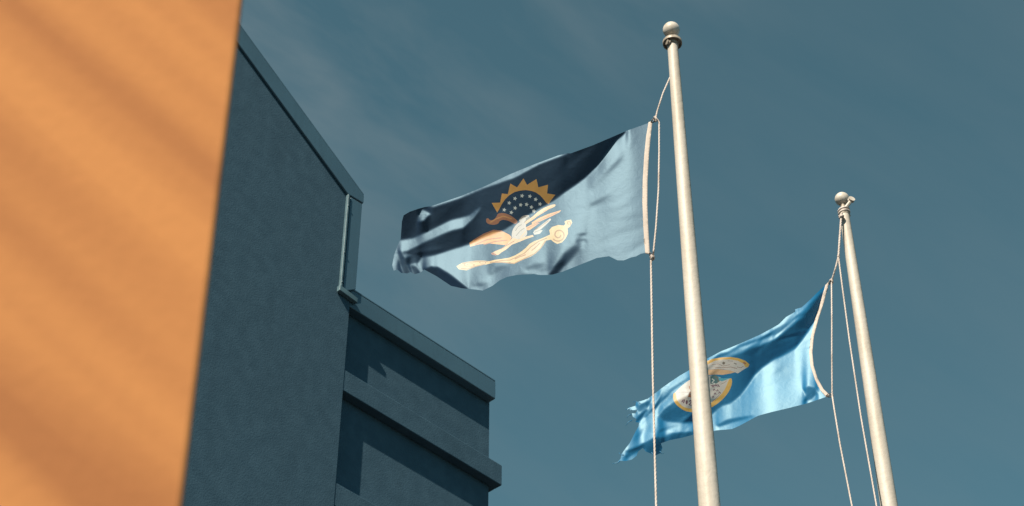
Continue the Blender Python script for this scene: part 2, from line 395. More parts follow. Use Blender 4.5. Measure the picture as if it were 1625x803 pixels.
# ------------------------------------------------------------------ flagpoles
def flagpole(top_px, low_px, Y, w_top, w_low, ball_px, ball_r, label, kind):
    pt = at_y(*top_px, Y); pl = at_y(*low_px, Y)
    ax = (pt - pl).normalized()
    base = pl - ax * (pl.z / ax.z)
    rt_ = w_top * depth_of(pt) / FPX / 2; rl_ = w_low * depth_of(pl) / FPX / 2
    t = thing('flagpole', base, label, 'flagpole', 'pair of cream flagpoles')
    L = (pt - base).length; ll = (pl - base).length
    prof = []
    for i in range(13):
        h = L * i / 12
        r = rl_ + (rt_ - rl_) * (h - ll) / (L - ll) if h > ll else rl_ + (ll - h) * 0.0022
        prof.append((r, h))
    bm = bmesh.new(); lathe(bm, prof, base, 40, ax)
    smooth_by_angle(from_bm('shaft', bm, M['pole'], t))
    bm = bmesh.new(); lathe(bm, [(0.19, 0.004), (0.19, 0.02), (0.13, 0.05), (0.10, 0.11), (0.0, 0.11)], base, 32)
    smooth_by_angle(from_bm('base_collar', bm, M['truck'], t))
    bp = at_y(*ball_px, Y); hb = (bp - base).dot(ax)
    bc = base + ax * hb
    bm = bmesh.new()
    prof = [(max(1e-7, ball_r * sin(a)) if 0 < a < pi else 0, -ball_r * cos(a)) for a in [pi * i / 20 for i in range(21)]]
    lathe(bm, prof, bc, 36, ax)
    smooth_by_angle(from_bm('ball_finial', bm, M['ball'], t), 60)
    gapz = hb - ball_r - L
    bm = bmesh.new()
    lathe(bm, [(rt_ * 0.55, -0.01), (rt_ * 0.55, gapz * 0.6), (rt_ * 0.42, gapz * 0.8), (rt_ * 0.42, gapz + 0.02)], pt, 20, ax)
    smooth_by_angle(from_bm('spindle', bm, M['truck'], t))
    if kind == 'disc':
        bm = bmesh.new()
        R = 15.5 * depth_of(pt) / FPX
        lathe(bm, [(rt_ * 1.01, -0.030), (rt_ * 1.18, -0.027), (rt_ * 1.2, -0.002), (R * 0.84, 0.002), (R * 0.88, -0.010), (R * 0.99, -0.010), (R, 0.008), (R * 0.95, 0.013), (R * 0.5, 0.017), (rt_ * 0.6, 0.022)], pt, 40, ax)
        smooth_by_angle(from_bm('truck_disc', bm, M['truck'], t), 35)
        bm = bmesh.new(); lathe(bm, [(0.017, -0.006), (0.017, 0.0), (0.012, 0.002), (0.012, 0.006), (0.017, 0.008), (0.017, 0.014)], pt + Vector((-0.033, -0.03, -0.03)), 18, Vector((1, .4, 0)))
        smooth_by_angle(from_bm('pulley', bm, M['truck'], t))
    else:
        bm = bmesh.new(); lathe(bm, [(rt_ * 1.02, -0.05), (rt_ * 1.10, -0.045), (rt_ * 1.10, 0.0), (rt_ * 0.8, 0.012), (rt_ * .58, 0.016)], pt, 24, ax)
        smooth_by_angle(from_bm('truck_cap', bm, M['truck'], t))
        bm = bmesh.new()
        tube(bm, [pt + Vector((0.01, -0.03, 0.0)), pt + Vector((0.035, -0.04, 0.03)), pt + Vector((0.055, -0.045, 0.055))], 0.013, 8)
        lathe(bm, [(0.024, -0.008), (0.024, -0.002), (0.016, 0), (0.016, 0.005), (0.024, 0.007), (0.024, 0.013)], pt + Vector((0.052, -0.045, 0.058)), 20, Vector((.3, -1, .2)))
        smooth_by_angle(from_bm('pulley_bracket', bm, M['pole'], t))
        bm = bmesh.new(); lathe(bm, [(rt_ * 1.13, -0.02), (rt_ * 1.16, -0.014), (rt_ * 1.13, -0.008)], pt + Vector((0, 0, -0.006)), 24, ax)
        smooth_by_angle(from_bm('clamp_band', bm, M['dark_metal'], t))
    return t, base, ax
Y1, Y2 = 7.4, 9.1
pole1, base1, ax1 = flagpole((1067, 68), (1126, 803), Y1, 16.5, 35, (1065, 47.5), 0.0525, 'taller, nearer cream flagpole with a white ball over a dark truck disc', 'disc')
pole2, base2, ax2 = flagpole((1339, 334), (1411, 803), Y2, 15, 28, (1335.5, 316), 0.0500, 'shorter looking, farther cream flagpole at right with a bracket pulley under its ball', 'bracket')

# ------------------------------------------------------------------ cloth relief
S1 = lambda L, s=2.591, ox=600, oy=170: [(ox + x / s, oy + y / s) for x, y in L]
def pip(poly, X, Y):
    inside = np.zeros(X.shape, bool); n = len(poly)
    for i in range(n):
        x0, y0 = poly[i]; x1, y1 = poly[(i + 1) % n]
        if y0 == y1: continue
        c = (y0 > Y) != (y1 > Y)
        inside ^= c & (X < (x1 - x0) * (Y - y0) / (y1 - y0) + x0)
    return inside
def blur(a, s):
    if s <= 0: return a
    r = int(3 * s) + 1; k = np.exp(-0.5 * (np.arange(-r, r + 1) / s) ** 2); k /= k.sum()
    a = np.apply_along_axis(lambda v: np.convolve(np.pad(v, r, 'edge'), k, 'valid'), 0, a)
    return np.apply_along_axis(lambda v: np.convolve(np.pad(v, r, 'edge'), k, 'valid'), 1, a)

class Relief:
    """Depth field of a wind-blown cloth that hangs in a roughly vertical plane; regions given in
    'lean' overhang (turn from the sun), bumps are small wrinkles."""
    def __init__(self, box_, Y, lean, wrinkles, lam=0.03, dark_off=-0.14, wr_amp=0.6, drift=None, turn=1.0):
        x0, y0, x1, y1 = box_
        self.x0, self.y0 = x0, y0
        X, Yp = np.meshgrid(np.arange(x0, x1 + 1, dtype=float), np.arange(y0, y1 + 1, dtype=float))
        ty = (CY - Yp) / FPX
        ry = cos(PITCH) - sin(PITCH) * ty
        cv = Y / ry                                               # depth of the vertical plane
        c = cv.mean()
        mpp = c / FPX
        zv = -np.gradient(cv, axis=0) / mpp                       # slope of the vertical plane, upward in the picture
        hv = (SUN - (FWD + UP * float(ty.mean())).normalized()).normalized()
        # slope along which the sun just grazes
        sy = SUN.dot(UP); sf = SUN.dot(FWD)
        # depth change per unit of picture height, along a sun ray: account for the sight line
        zxh = hv.dot(RIGHT) / -hv.dot(FWD) * turn
        zs = (sf - SUN.x * zxh) / sy
        zh = hv.dot(UP) / -hv.dot(FWD)
        g = np.full_like(X, (zh - float(zv.mean())) * 0.7)
        g0 = g.copy(); g = g * 0
        for poly, amt, sg in lean:
            m = blur(pip(poly, X, Yp).astype(float), sg)
            tgt = zs - dark_off - zv - g0
            if amt >= 0: g = g * (1 - m) + m * amt * tgt           # 1 = turned just past the sun
            else: g = g * (1 - m * (-amt))                        # negative: cut back to lit
        g = g + g0
        # integrate: min (z_up - g)^2 + lam z_x^2, reflecting borders
        gy = np.zeros_like(g)
        G = -g                                                    # dz/d(row)
        gm = 0.5 * (G[1:] + G[:-1])
        div = np.zeros_like(G); div[0] = gm[0]; div[1:-1] = gm[1:] - gm[:-1]; div[-1] = -gm[-1]
        H, Wd = G.shape
        def dct(a, axis):
            n = a.shape[axis]; b = np.concatenate([a, np.flip(a, axis)], axis); F = np.fft.fft(b, axis=axis)
            k = np.arange(2 * n); ph = np.exp(-1j * pi * k / (2 * n))
            sh = [1, 1]; sh[axis] = 2 * n
            F = F * ph.reshape(sh)
            return np.take(F, np.arange(n), axis=axis).real
        def idct(a, axis):
            n = a.shape[axis]; sh = [1, 1]; sh[axis] = n
            w = np.ones(n); w[0] = 0.5
            k = np.arange(n)[:, None]; x = np.arange(n)[None, :]
            Cm = np.cos(pi * k * (2 * x + 1) / (2 * n)) * w[:, None] / n
            return np.tensordot(Cm.T, a, axes=(1, axis)) if axis == 0 else np.tensordot(a, Cm, axes=(1, 0))
        F = dct(dct(div, 0), 1)
        ky = 2 - 2 * np.cos(pi * np.arange(H) / H); kx = 2 - 2 * np.cos(pi * np.arange(Wd) / Wd)
        den = -(ky[:, None] + lam * kx[None, :]); den[0, 0] = 1
        F = F / den; F[0, 0] = 0
        z = idct(idct(F, 0), 1)
        z *= mpp
        for (ax_, ay_, bx_, by_, wd, amp) in wrinkles:
            dx, dy = bx_ - ax_, by_ - ay_; L = math.hypot(dx, dy); dx /= L; dy /= L
            u = (X - ax_) * dx + (Yp - ay_) * dy; v = -(X - ax_) * dy + (Yp - ay_) * dx
            e_ = 1 / (1 + np.exp(-(u) / (L * .08))) / (1 + np.exp((u - L) / (L * .08)))
            z += amp * wr_amp * e_ * np.exp(-0.5 * (v / wd) ** 2)
        if drift is not None: z += drift(X, Yp)
        z += zxh * (X - x1) * mpp
        self.c = cv + z; self.z = z
    def depth(self, px, py):
        H, Wd = self.c.shape
        fx = min(max(px - self.x0, 0), Wd - 1.001); fy = min(max(py - self.y0, 0), H - 1.001)
        i, j = int(fx), int(fy); a, b = fx - i, fy - j; c = self.c
        return (c[j, i] * (1 - a) + c[j, i + 1] * a) * (1 - b) + (c[j + 1, i] * (1 - a) + c[j + 1, i + 1] * a) * b
    def point(self, px, py, off=0.0): return at_depth(px, py, self.depth(px, py) - off)

def densify(poly, step):
    out = []
    for i in range(len(poly)):
        a, b = poly[i], poly[(i + 1) % len(poly)]
        k = max(1, int(math.ceil(math.hypot(b[0] - a[0], b[1] - a[1]) / step)))
        for q in range(k): out.append((a[0] + (b[0] - a[0]) * q / k, a[1] + (b[1] - a[1]) * q / k))
    return out
def rough_edge(poly, amp, step=5):
    out = []
    for p in densify(poly, step): out.append((p[0] + random.uniform(-amp, amp), p[1] + random.uniform(-amp, amp)))
    return out
def chaikin(poly, n=1):
    for _ in range(n):
        o = []
        for i in range(len(poly)):
            a, b = poly[i], poly[(i + 1) % len(poly)]
            o += [(a[0] * .75 + b[0] * .25, a[1] * .75 + b[1] * .25), (a[0] * .25 + b[0] * .75, a[1] * .25 + b[1] * .75)]
        poly = o
    return poly
def sheet_mesh(name, rel, poly, step, off, holes=()):
    loops = [densify(poly, step)] + [densify(h, step) for h in holes]
    pts = []; edges = []
    for lp in loops:
        s = len(pts); pts += lp; edges += [(s + i, s + (i + 1) % len(lp)) for i in range(len(lp))]
    xs = [p[0] for p in poly]; ys = [p[1] for p in poly]
    gx = np.arange(min(xs) + step * .5, max(xs), step); gy = np.arange(min(ys) + step * .5, max(ys), step * .866)
    if len(gx) and len(gy):
        X, Yg = np.meshgrid(gx, gy); X = X + (np.arange(len(gy)) % 2)[:, None] * step * .5
        ins = pip(poly, X, Yg)
        for h in holes: ins &= ~pip(h, X, Yg)
        bd = np.array([p for lp in loops for p in lp])
        for x, y in zip(X[ins], Yg[ins]):
            if ((bd[:, 0] - x) ** 2 + (bd[:, 1] - y) ** 2).min() > (step * .45) ** 2: pts.append((x, y))
    v2, _, fs, *_r = delaunay_2d_cdt([Vector(p) for p in pts], edges, [], 0, 1e-5)
    vs = [rel.point(p.x, p.y, off) for p in v2]
    V2 = np.array([(p.x, p.y) for p in v2]); F = np.array([f[:3] for f in fs]); cen = V2[F].mean(1)
    ok = pip(poly, cen[:, 0], cen[:, 1])
    for h in holes: ok &= ~pip(h, cen[:, 0], cen[:, 1])
    F = F[ok]; V3 = np.array([tuple(v) for v in vs])
    nn = np.cross(V3[F[:, 1]] - V3[F[:, 0]], V3[F[:, 2]] - V3[F[:, 0]])
    fl = (nn * (V3[F[:, 0]] - np.array(CAM))).sum(1) > 0
    F[fl] = F[fl][:, ::-1]; keep = F.tolist()
    me = bpy.data.meshes.new(name); me.from_pydata([tuple(v) for v in vs], [], keep); me.update()
    return me
def sheet(name, rel, poly, m, parent, step=3.0, off=0.0, holes=(), thick=0.0):
    me = sheet_mesh(name, rel, poly, step, off, holes)
    o = link(name, me, m, parent, True)
    if thick:
        s = o.modifiers.new('thickness', 'SOLIDIFY'); s.thickness = thick; s.offset = -1
    return o

# ================================================================== FLAG 1 (near)
out1 = S1([(1128, 58), (1110, 66), (1020, 98), (960, 124), (880, 158), (792, 190), (778, 190), (740, 199), (640, 236), (540, 277), (440, 325), (340, 366), (235, 402),
           (215, 408), (195, 410), (165, 418), (130, 430), (105, 445), (98, 470), (93, 540), (78, 575), (65, 610), (58, 650), (64, 672), (80, 668), (95, 682), (120, 684), (135, 678), (150, 687), (175, 680),
           (190, 668), (240, 695), (300, 735), (345, 745), (400, 750), (430, 754), (470, 735), (500, 712), (530, 698), (570, 690), (640, 686), (665, 690), (700, 690), (720, 688), (760, 676), (800, 660), (850, 640), (900, 620), (950, 613), (985, 630), (1010, 630), (1040, 618), (1060, 614), (1080, 603), (1095, 600), (1116, 603),
           (1110, 500), (1106, 400), (1107, 300), (1113, 190), (1121, 110)])
dark1 = [
    # broad overhanging band along the top
    (S1([(1030, 60), (1020, 104), (980, 135), (940, 185), (905, 240), (860, 285), (820, 315), (770, 350), (720, 388), (660, 420), (600, 455), (520, 505), (450, 530), (380, 562), (290, 590), (230, 610), (185, 618), (150, 610), (100, 600), (30, 600), (30, 380), (100, 380), (400, 240), (760, 130)]), 1.0, 1.1),
    # lit wedge inside it
    (S1([(60, 552), (100, 545), (150, 538), (230, 500), (300, 465), (380, 445), (424, 408), (395, 450), (350, 497), (300, 508), (250, 528), (180, 560), (120, 592), (60, 606)]), -1.0, 1.1),
    # fold at lower left
    (S1([(186, 664), (215, 655), (245, 657), (290, 685), (340, 722), (372, 748), (330, 770), (200, 720)]), 1.15, 0.8),
    (S1([(100, 625), (150, 605), (185, 612), (165, 640), (120, 648)]), 0.75, 1.0),
    (S1([(85, 590), (100, 600), (118, 640), (135, 688), (105, 690), (88, 640)]), 0.8, 1.0),
    (S1([(130, 650), (155, 652), (180, 690), (150, 692)]), 0.8, 0.9),
    # lit strip along the top edge, left half
    (S1([(210, 410), (340, 362), (440, 318), (540, 268), (640, 226), (760, 186), (780, 192), (740, 206), (660, 236), (560, 290), (480, 318), (440, 331), (340, 373), (225, 412)]), -1.0, 0.7),
    (S1([(165, 470), (168, 440), (180, 418), (205, 430), (218, 440), (200, 450), (190, 468)]), -1.0, 0.7),
    # soft shaded hollows in the lit part
    (S1([(700, 690), (722, 655), (760, 605), (815, 560), (835, 585), (800, 625), (770, 650), (745, 685)]), 0.62, 3.2),
    (S1([(700, 695), (712, 672), (740, 640), (765, 625), (772, 645), (745, 672), (730, 692)]), 0.9, 1.6),
    (S1([(455, 685), (480, 655), (540, 650), (510, 672), (460, 695)]), 0.45, 2.0),
    (S1([(870, 330), (930, 260), (1000, 205), (1010, 215), (950, 275), (880, 345)]), 0.28, 3.0),
    (S1([(860, 400), (900, 375), (965, 358), (930, 385), (880, 408)]), 0.28, 2.2),
    (S1([(600, 660), (640, 640), (690, 640), (670, 665), (620, 672)]), 0.35, 2.2),
    (S1([(380, 735), (410, 720), (450, 722), (430, 740)]), 0.45, 1.6),
    (S1([(560, 690), (600, 682), (650, 684), (600, 694)]), 0.4, 1.2),
    (S1([(810, 522), (850, 515), (860, 525), (830, 530)]), 0.4, 1.0),
    (S1([(815, 545), (850, 540), (862, 550), (830, 553)]), 0.4, 1.0),
]
def rnd_wrinkles(n, box_, ang, wd, amp, ln):
    o = []
    for _ in range(n):
        x = rng.uniform(box_[0], box_[2]); y = rng.uniform(box_[1], box_[3]); a = radians(rng.normal(ang, 14)); L = rng.uniform(*ln)
        o.append((x, y, x + L * cos(a), y + L * sin(a), rng.uniform(*wd), rng.uniform(-amp, amp)))
    return o
wr1 = [(940, 300, 1000, 225, 5, -0.004), (930, 330, 985, 290, 4, -0.003), (900, 260, 960, 215, 5, 0.003),
       (850, 435, 880, 425, 2, 0.002), (800, 440, 840, 420, 3, -0.003), (640, 405, 700, 395, 3, -0.003)]
wr1 += rnd_wrinkles(60, (640, 330, 1010, 440), -32, (3, 8), 0.0022, (25, 80))
wr1 += rnd_wrinkles(26, (680, 250, 900, 360), -25, (4, 9), 0.0016, (40, 110))
drift1 = lambda X, Yp: 0.05 * np.sin((X - 1030) / 70.0 + (Yp - 300) / 130.0)
rel1 = Relief((590, 140, 1060, 500), Y1 - 0.02, dark1, wr1, drift=drift1)
f1loc = rel1.point(1033, 300)
flag1 = thing('flag', f1loc, 'slate blue flag with gold half sun and bird emblem, flying from the nearer pole', 'flag', 'two blue flags')
out1c = [p for p in out1]
head1 = S1([(1128, 57), (1112, 62), (1102, 120), (1094, 200), (1088, 300), (1087, 400), (1091, 500), (1098, 600), (1117, 605), (1111, 500), (1107, 400), (1108, 300), (1114, 190), (1122, 110)])
sheet('heading', rel1, head1, M['heading'], flag1, 2.6, 0.004, thick=0.003)

E = lambda L: S1(L, 4.46, 700, 270)
LAYERS = {}
def dec(name, poly, m, parent, rel, off=0.0, sm=0, step=1.8):
    """a printed or sewn area of a flag, cut into the cloth; later ones lie on top"""
    rec = dict(name=name, poly=densify(chaikin(poly, sm) if sm else poly, step), m=m, parent=parent, obj=None)
    LAYERS.setdefault(id(rel), []).append(rec); return rec
def build_cloth(rel, outline, cloth_m, parent, step=2.0):
    recs = LAYERS.get(id(rel), [])
    loops = [densify(outline, step)] + [r['poly'] for r in recs]
    pts = []; edges = []
    for lp in loops:
        k = len(pts); pts += lp; edges += [(k + i, k + (i + 1) % len(lp)) for i in range(len(lp))]
    xs = [p[0] for p in outline]; ys = [p[1] for p in outline]
    X, Yg = np.meshgrid(np.arange(min(xs) + step * .5, max(xs), step), np.arange(min(ys) + step * .5, max(ys), step * .866))
    X = X + (np.arange(X.shape[0]) % 2)[:, None] * step * .5
    ins = pip(outline, X, Yg); bd = np.array(pts)
    for x, y in zip(X[ins], Yg[ins]):
        if ((bd[:, 0] - x) ** 2 + (bd[:, 1] - y) ** 2).min() > (step * .4) ** 2: pts.append((x, y))
    v2, _, fs, *_r = delaunay_2d_cdt([Vector(p) for p in pts], edges, [], 0, 0.01)
    V2 = np.array([(p.x, p.y) for p in v2]); F = np.array([f[:3] for f in fs]); cen = V2[F].mean(1)
    F = F[pip(outline, cen[:, 0], cen[:, 1])]; cen = V2[F].mean(1)
    V3 = np.array([tuple(rel.point(p.x, p.y)) for p in v2])
    fn = np.cross(V3[F[:, 1]] - V3[F[:, 0]], V3[F[:, 2]] - V3[F[:, 0]])
    fl = (fn * (V3[F[:, 0]] - np.array(CAM))).sum(1) > 0
    F[fl] = F[fl][:, ::-1]; fn[fl] *= -1
    vn = np.zeros_like(V3)
    for k in range(3): np.add.at(vn, F[:, k], fn)
    vn /= np.maximum(np.linalg.norm(vn, axis=1, keepdims=True), 1e-12)
    own = np.full(len(F), -1)
    for i, r in enumerate(recs): own[pip(r['poly'], cen[:, 0], cen[:, 1])] = i
    def piece(name, sel, m, par):
        f = F[sel]
        if not len(f): return None
        used, inv = np.unique(f, return_inverse=True); f = inv.reshape(-1, 3)
        me = bpy.data.meshes.new(name); me.from_pydata(V3[used].tolist(), [], f.tolist()); me.update()
        o = link(name, me, m, par, True)
        me.normals_split_custom_set_from_vertices(vn[used].tolist())
        return o
    piece('cloth', own == -1, cloth_m, parent)
    for i, r in enumerate(recs):
        par = r['parent']['obj'] if isinstance(r['parent'], dict) else r['parent']
        r['obj'] = piece(r['name'], own == i, M[r['m']], par)
emb = dec('sun_crescent', E([(397, 300), (358, 232), (418, 230), (430, 165), (472, 170), (490, 95), (538, 122), (583, 58), (608, 104), (675, 63), (688, 122), (757, 103), (750, 165), (808, 175), (775, 217), (762, 240),
                    (745, 232), (722, 202), (700, 178), (670, 158), (640, 147), (600, 141), (560, 145), (520, 155), (482, 178), (452, 208), (430, 240), (412, 275)]), 'gold', flag1, rel1)
for (x, y) in [(447, 281), (482, 232), (523, 201), (573, 182), (628, 185), (669, 207), (700, 240), (497, 300), (524, 268), (563, 246), (605, 243), (639, 262), (656, 290)]:
    star = []
    for k in range(10):
        r = 15.5 if k % 2 == 0 else 7.5; a = -pi / 2 + 0.25 + k * pi / 5
        star.append((x + r * cos(a), y + r * sin(a)))
    dec('star', E(star), 'star', flag1, rel1, step=1.5)
lw = dec('upper_left_wing', E([(318, 345), (333, 338), (345, 355), (372, 352), (392, 330), (400, 308), (430, 302), (465, 308), (505, 328), (545, 362), (530, 385), (505, 372), (470, 356), (435, 350), (412, 362), (405, 380), (370, 388), (335, 382), (320, 370)]), 'rust', flag1, rel1, sm=1)
dec('lower_left_wing', E([(200, 515), (250, 480), (310, 448), (370, 425), (430, 430), (480, 455), (500, 475), (485, 505), (455, 530), (400, 525), (340, 518), (270, 525), (205, 542)]), 'pale_orange', flag1, rel1)
dec('wing_edge', E([(230, 492), (300, 450), (370, 422), (430, 428), (440, 436), (370, 434), (305, 460), (240, 496)]), 'rust', flag1, rel1, off=0.005)
dec('upper_right_wing', E([(585, 378), (600, 360), (640, 335), (690, 290), (740, 260), (805, 238), (812, 254), (775, 272), (740, 280), (700, 310), (660, 345), (615, 372), (590, 392)]), 'peach', flag1, rel1, sm=1)
dec('wing_feather', E([(640, 372), (690, 340), (760, 310), (850, 283), (838, 298), (790, 322), (740, 345), (690, 368), (648, 390)]), 'pale_orange', flag1, rel1)
dec('wing_feather', E([(600, 405), (640, 385), (700, 372), (660, 400), (625, 425), (602, 425)]), 'pale_orange', flag1, rel1)
dec('wing_feather', E([(655, 432), (700, 395), (770, 342), (780, 350), (735, 395), (700, 425), (665, 445)]), 'grey_print', flag1, rel1)
dec('arrow_bundle', E([(650, 440), (690, 425), (720, 425), (700, 450), (660, 458)]), 'grey_print', flag1, rel1)
body = dec('bird_body', E([(500, 440), (515, 405), (545, 372), (580, 362), (602, 380), (600, 410), (612, 445), (600, 470), (560, 488), (520, 490), (500, 478)]), 'grey_print', flag1, rel1, sm=1, off=0.005)
dec('bird_head', E([(548, 362), (562, 335), (592, 318), (628, 320), (618, 332), (598, 342), (602, 358), (580, 372)]), 'grey_print', flag1, rel1, sm=1, off=0.0055)
dec('beak', E([(598, 342), (625, 330), (635, 338), (620, 345), (602, 358)]), 'dark_print', flag1, rel1, off=0.006)
dec('tail', E([(505, 480), (470, 520), (430, 555), (385, 572), (366, 582), (375, 600), (405, 600), (430, 580), (460, 562), (500, 528), (560, 505), (600, 488), (655, 470), (650, 458), (600, 470), (550, 490)]), 'peach', flag1, rel1)
rib = dec('ribbon', E([(108, 680), (128, 668), (150, 655), (200, 646), (250, 640), (300, 640), (340, 645), (380, 635), (430, 628), (480, 620), (520, 605), (560, 582), (600, 550), (625, 522), (660, 502), (700, 488), (745, 468), (772, 455), (765, 425), (785, 402), (830, 388), (868, 392), (880, 380), (872, 366), (888, 355), (920, 350), (928, 372), (912, 400), (895, 412), (898, 450), (880, 485), (855, 512), (822, 522), (795, 508), (778, 492), (745, 498), (725, 530), (700, 562), (670, 590), (635, 612), (590, 630), (540, 645), (517, 665), (490, 652), (430, 655), (370, 655), (320, 668), (270, 672), (230, 690), (180, 710), (125, 702)]), 'pale_gold', flag1, rel1, off=0.004)
dec('ribbon_inside', E([(490, 640), (540, 612), (590, 585), (630, 545), (665, 520), (710, 500), (735, 492), (700, 545), (650, 590), (600, 615), (540, 632)]), 'peach', rib, rel1, off=0.006)
def spiral(cx_, cy_, r0, r1, turns, w, sq=1.0, ph=0.0):
    a, b = [], []
    for i in range(26):
        t = i / 25; ang = ph + turns * 2 * pi * t; r = r0 + (r1 - r0) * t
        a.append((cx_ + (r + w) * cos(ang), cy_ + (r + w) * sin(ang) * sq)); b.append((cx_ + (r - w) * cos(ang), cy_ + (r - w) * sin(ang) * sq))
    return a + b[::-1]
for (x, y, r0, r1, tr_, w, sq, ph) in [(832, 458, 14, 48, 1.4, 5, 1.0, 0), (902, 376, 5, 16, 1.0, 4, 1.0, 1), (205, 670, 12, 45, 1.3, 4, .35, 2), (290, 655, 8, 26, 1.1, 4, .4, 0)]:
    dec('ribbon_scroll', E(spiral(x, y, r0, r1, tr_, w, sq, ph)), 'scroll_gold', rib, rel1, off=0.0065, step=2)

def stroke(L, w):
    a, b = [], []
    for i in range(len(L)):
        x0, y0 = L[max(i - 1, 0)]; x1, y1 = L[min(i + 1, len(L) - 1)]; d = math.hypot(x1 - x0, y1 - y0)
        nx, ny = -(y1 - y0) / d * w, (x1 - x0) / d * w
        a.append((L[i][0] + nx, L[i][1] + ny)); b.append((L[i][0] - nx, L[i][1] - ny))
    return a + b[::-1]
# stitched feather lines, ribbon creases and outlines
for pts, m_, w in [([(240, 528), (330, 490), (430, 478)], 'rust', 3), ([(300, 528), (380, 505), (470, 495)], 'rust', 3), ([(345, 372), (390, 345), (440, 325), (500, 345)], 'pale_orange', 3.5),
                   ([(640, 350), (700, 312), (790, 256)], 'pale_orange', 3), ([(655, 380), (730, 340), (820, 300)], 'rust', 2.5), ([(610, 412), (650, 392), (690, 378)], 'rust', 2.5),
                   ([(525, 430), (545, 400), (570, 385)], 'dark_print', 2), ([(530, 465), (560, 430), (590, 410)], 'dark_print', 2), ([(560, 480), (585, 450), (600, 430)], 'peach', 3),
                   ([(420, 560), (470, 530), (520, 500)], 'rust', 2.5), ([(560, 345), (580, 332), (600, 330)], 'dark_print', 3),
                   ([(665, 425), (710, 395), (760, 358)], 'scroll_gold', 2.5), ([(660, 440), (700, 425), (740, 390)], 'dark_print', 2)]:
    dec('stitch_line', E(stroke(pts, w)), m_, flag1, rel1, off=0.0068, step=1.6)
for pts in [[(380, 648), (430, 640), (490, 636), (540, 612), (590, 588), (640, 540), (690, 505), (750, 480)], [(345, 652), (430, 652), (517, 660), (590, 626), (660, 592), (705, 552), (738, 500)],
            [(520, 630), (560, 612), (600, 598)], [(640, 570), (670, 545), (700, 515)], [(150, 660), (200, 652), (260, 646), (330, 648)], [(140, 696), (190, 700), (240, 682), (310, 665)]]:
    dec('stitch_line', E(stroke(pts, 3.6)), 'scroll_gold', rib, rel1, off=0.0068, step=1.6)
dec('claw', E([(366, 582), (352, 588), (362, 600), (375, 600), (388, 606), (392, 596)]), 'rust', flag1, rel1, off=0.005)

build_cloth(rel1, out1, M['cloth1'], flag1)

# ================================================================== FLAG 2 (far)
Z3 = lambda L: S1(L, 2.434, 960, 420)
out2 = Z3([(868, 64), (850, 80), (820, 108), (790, 138), (760, 165), (735, 172), (735, 182), (700, 202), (672, 230), (650, 243), (600, 270), (560, 288), (500, 314), (450, 334), (400, 360), (330, 405), (290, 428), (250, 455), (215, 480), (200, 492),
           (165, 518), (145, 525), (120, 532), (118, 545), (95, 552), (84, 559), (105, 562), (125, 562), (118, 575), (104, 574), (108, 588), (122, 596), (118, 608), (132, 610), (130, 625), (118, 645), (108, 665), (95, 690), (78, 712), (64, 732), (60, 750), (50, 762), (28, 768), (60, 758), (82, 758), (105, 752), (122, 738), (128, 722), (146, 708), (158, 722), (178, 730), (192, 738), (215, 728), (222, 708), (216, 690),
           (250, 678), (300, 668), (345, 656), (400, 648), (430, 640), (490, 635), (520, 622), (560, 600), (590, 584), (640, 570), (700, 556), (780, 536), (850, 512), (868, 505), (842, 480), (820, 440), (804, 390), (799, 340), (804, 280), (822, 210), (845, 140), (866, 80)])
dark2 = [
    # main deep band
    (Z3([(845, 95), (832, 150), (815, 200), (795, 240), (770, 280), (735, 325), (690, 350), (650, 368), (612, 395), (580, 425), (555, 465), (525, 505), (490, 535), (455, 545), (425, 570), (395, 600), (340, 612), (270, 610), (225, 605), (205, 585), (225, 560), (265, 530), (320, 505), (350, 440), (400, 372), (440, 345), (520, 325), (600, 312), (660, 285), (720, 235), (770, 190), (815, 140)]), 1.0, 1.2),
    # upper streaks
    (Z3([(470, 340), (520, 320), (580, 300), (640, 275), (690, 240), (735, 190), (700, 222), (650, 256), (590, 285), (520, 308)]), 0.8, 0.8),
    (Z3([(195, 540), (215, 500), (240, 485), (262, 488), (235, 515), (210, 540), (160, 590), (150, 590)]), 0.9, 0.8),
    (Z3([(120, 540), (150, 532), (180, 520), (170, 545), (140, 560), (125, 565)]), 0.8, 0.8),
    # bottom edge folds
    (Z3([(75, 722), (130, 700), (180, 672), (250, 650), (320, 645), (345, 645), (345, 670), (260, 700), (150, 712), (90, 728)]), 1.0, 0.8),
    (Z3([(150, 706), (220, 685), (226, 735), (190, 745), (160, 725)]), 1.1, 0.8),
    (Z3([(430, 618), (470, 598), (520, 588), (580, 582), (540, 598), (490, 612), (440, 628)]), 0.9, 0.9),
    (Z3([(765, 478), (785, 468), (815, 475), (822, 500), (800, 520), (770, 530), (775, 505)]), 0.95, 0.9),
]
dark2 += [
    # creases of the gathered upper edge and the crumpled fly end
    (Z3([(640, 262), (700, 228), (760, 180), (830, 112), (838, 120), (775, 190), (710, 245), (650, 275)]), 0.5, 0.7),
    (Z3([(430, 362), (520, 330), (600, 300), (604, 306), (530, 340), (440, 372)]), 0.6, 0.7),
    (Z3([(215, 500), (280, 460), (335, 425), (338, 436), (285, 474), (222, 515)]), 0.6, 0.8),
    (Z3([(120, 556), (150, 545), (175, 530), (178, 540), (150, 562), (128, 572)]), 0.8, 0.6),
    (Z3([(118, 598), (140, 575), (160, 555), (166, 562), (145, 590), (128, 610)]), 0.8, 0.6),
    (Z3([(72, 742), (90, 728), (130, 712), (150, 704), (150, 712), (110, 732), (80, 752)]), 0.7, 0.7),
    (Z3([(205, 640), (240, 632), (262, 650), (230, 664), (205, 668)]), 0.4, 1.2)]
lit2 = [(Z3([(468, 346), (520, 325), (590, 306), (640, 285), (600, 306), (545, 325), (500, 342)]), -0.5, 0.8),
        (Z3([(255, 640), (215, 618), (230, 612), (300, 622), (350, 612), (350, 640)]), -1.0, 1.0)]
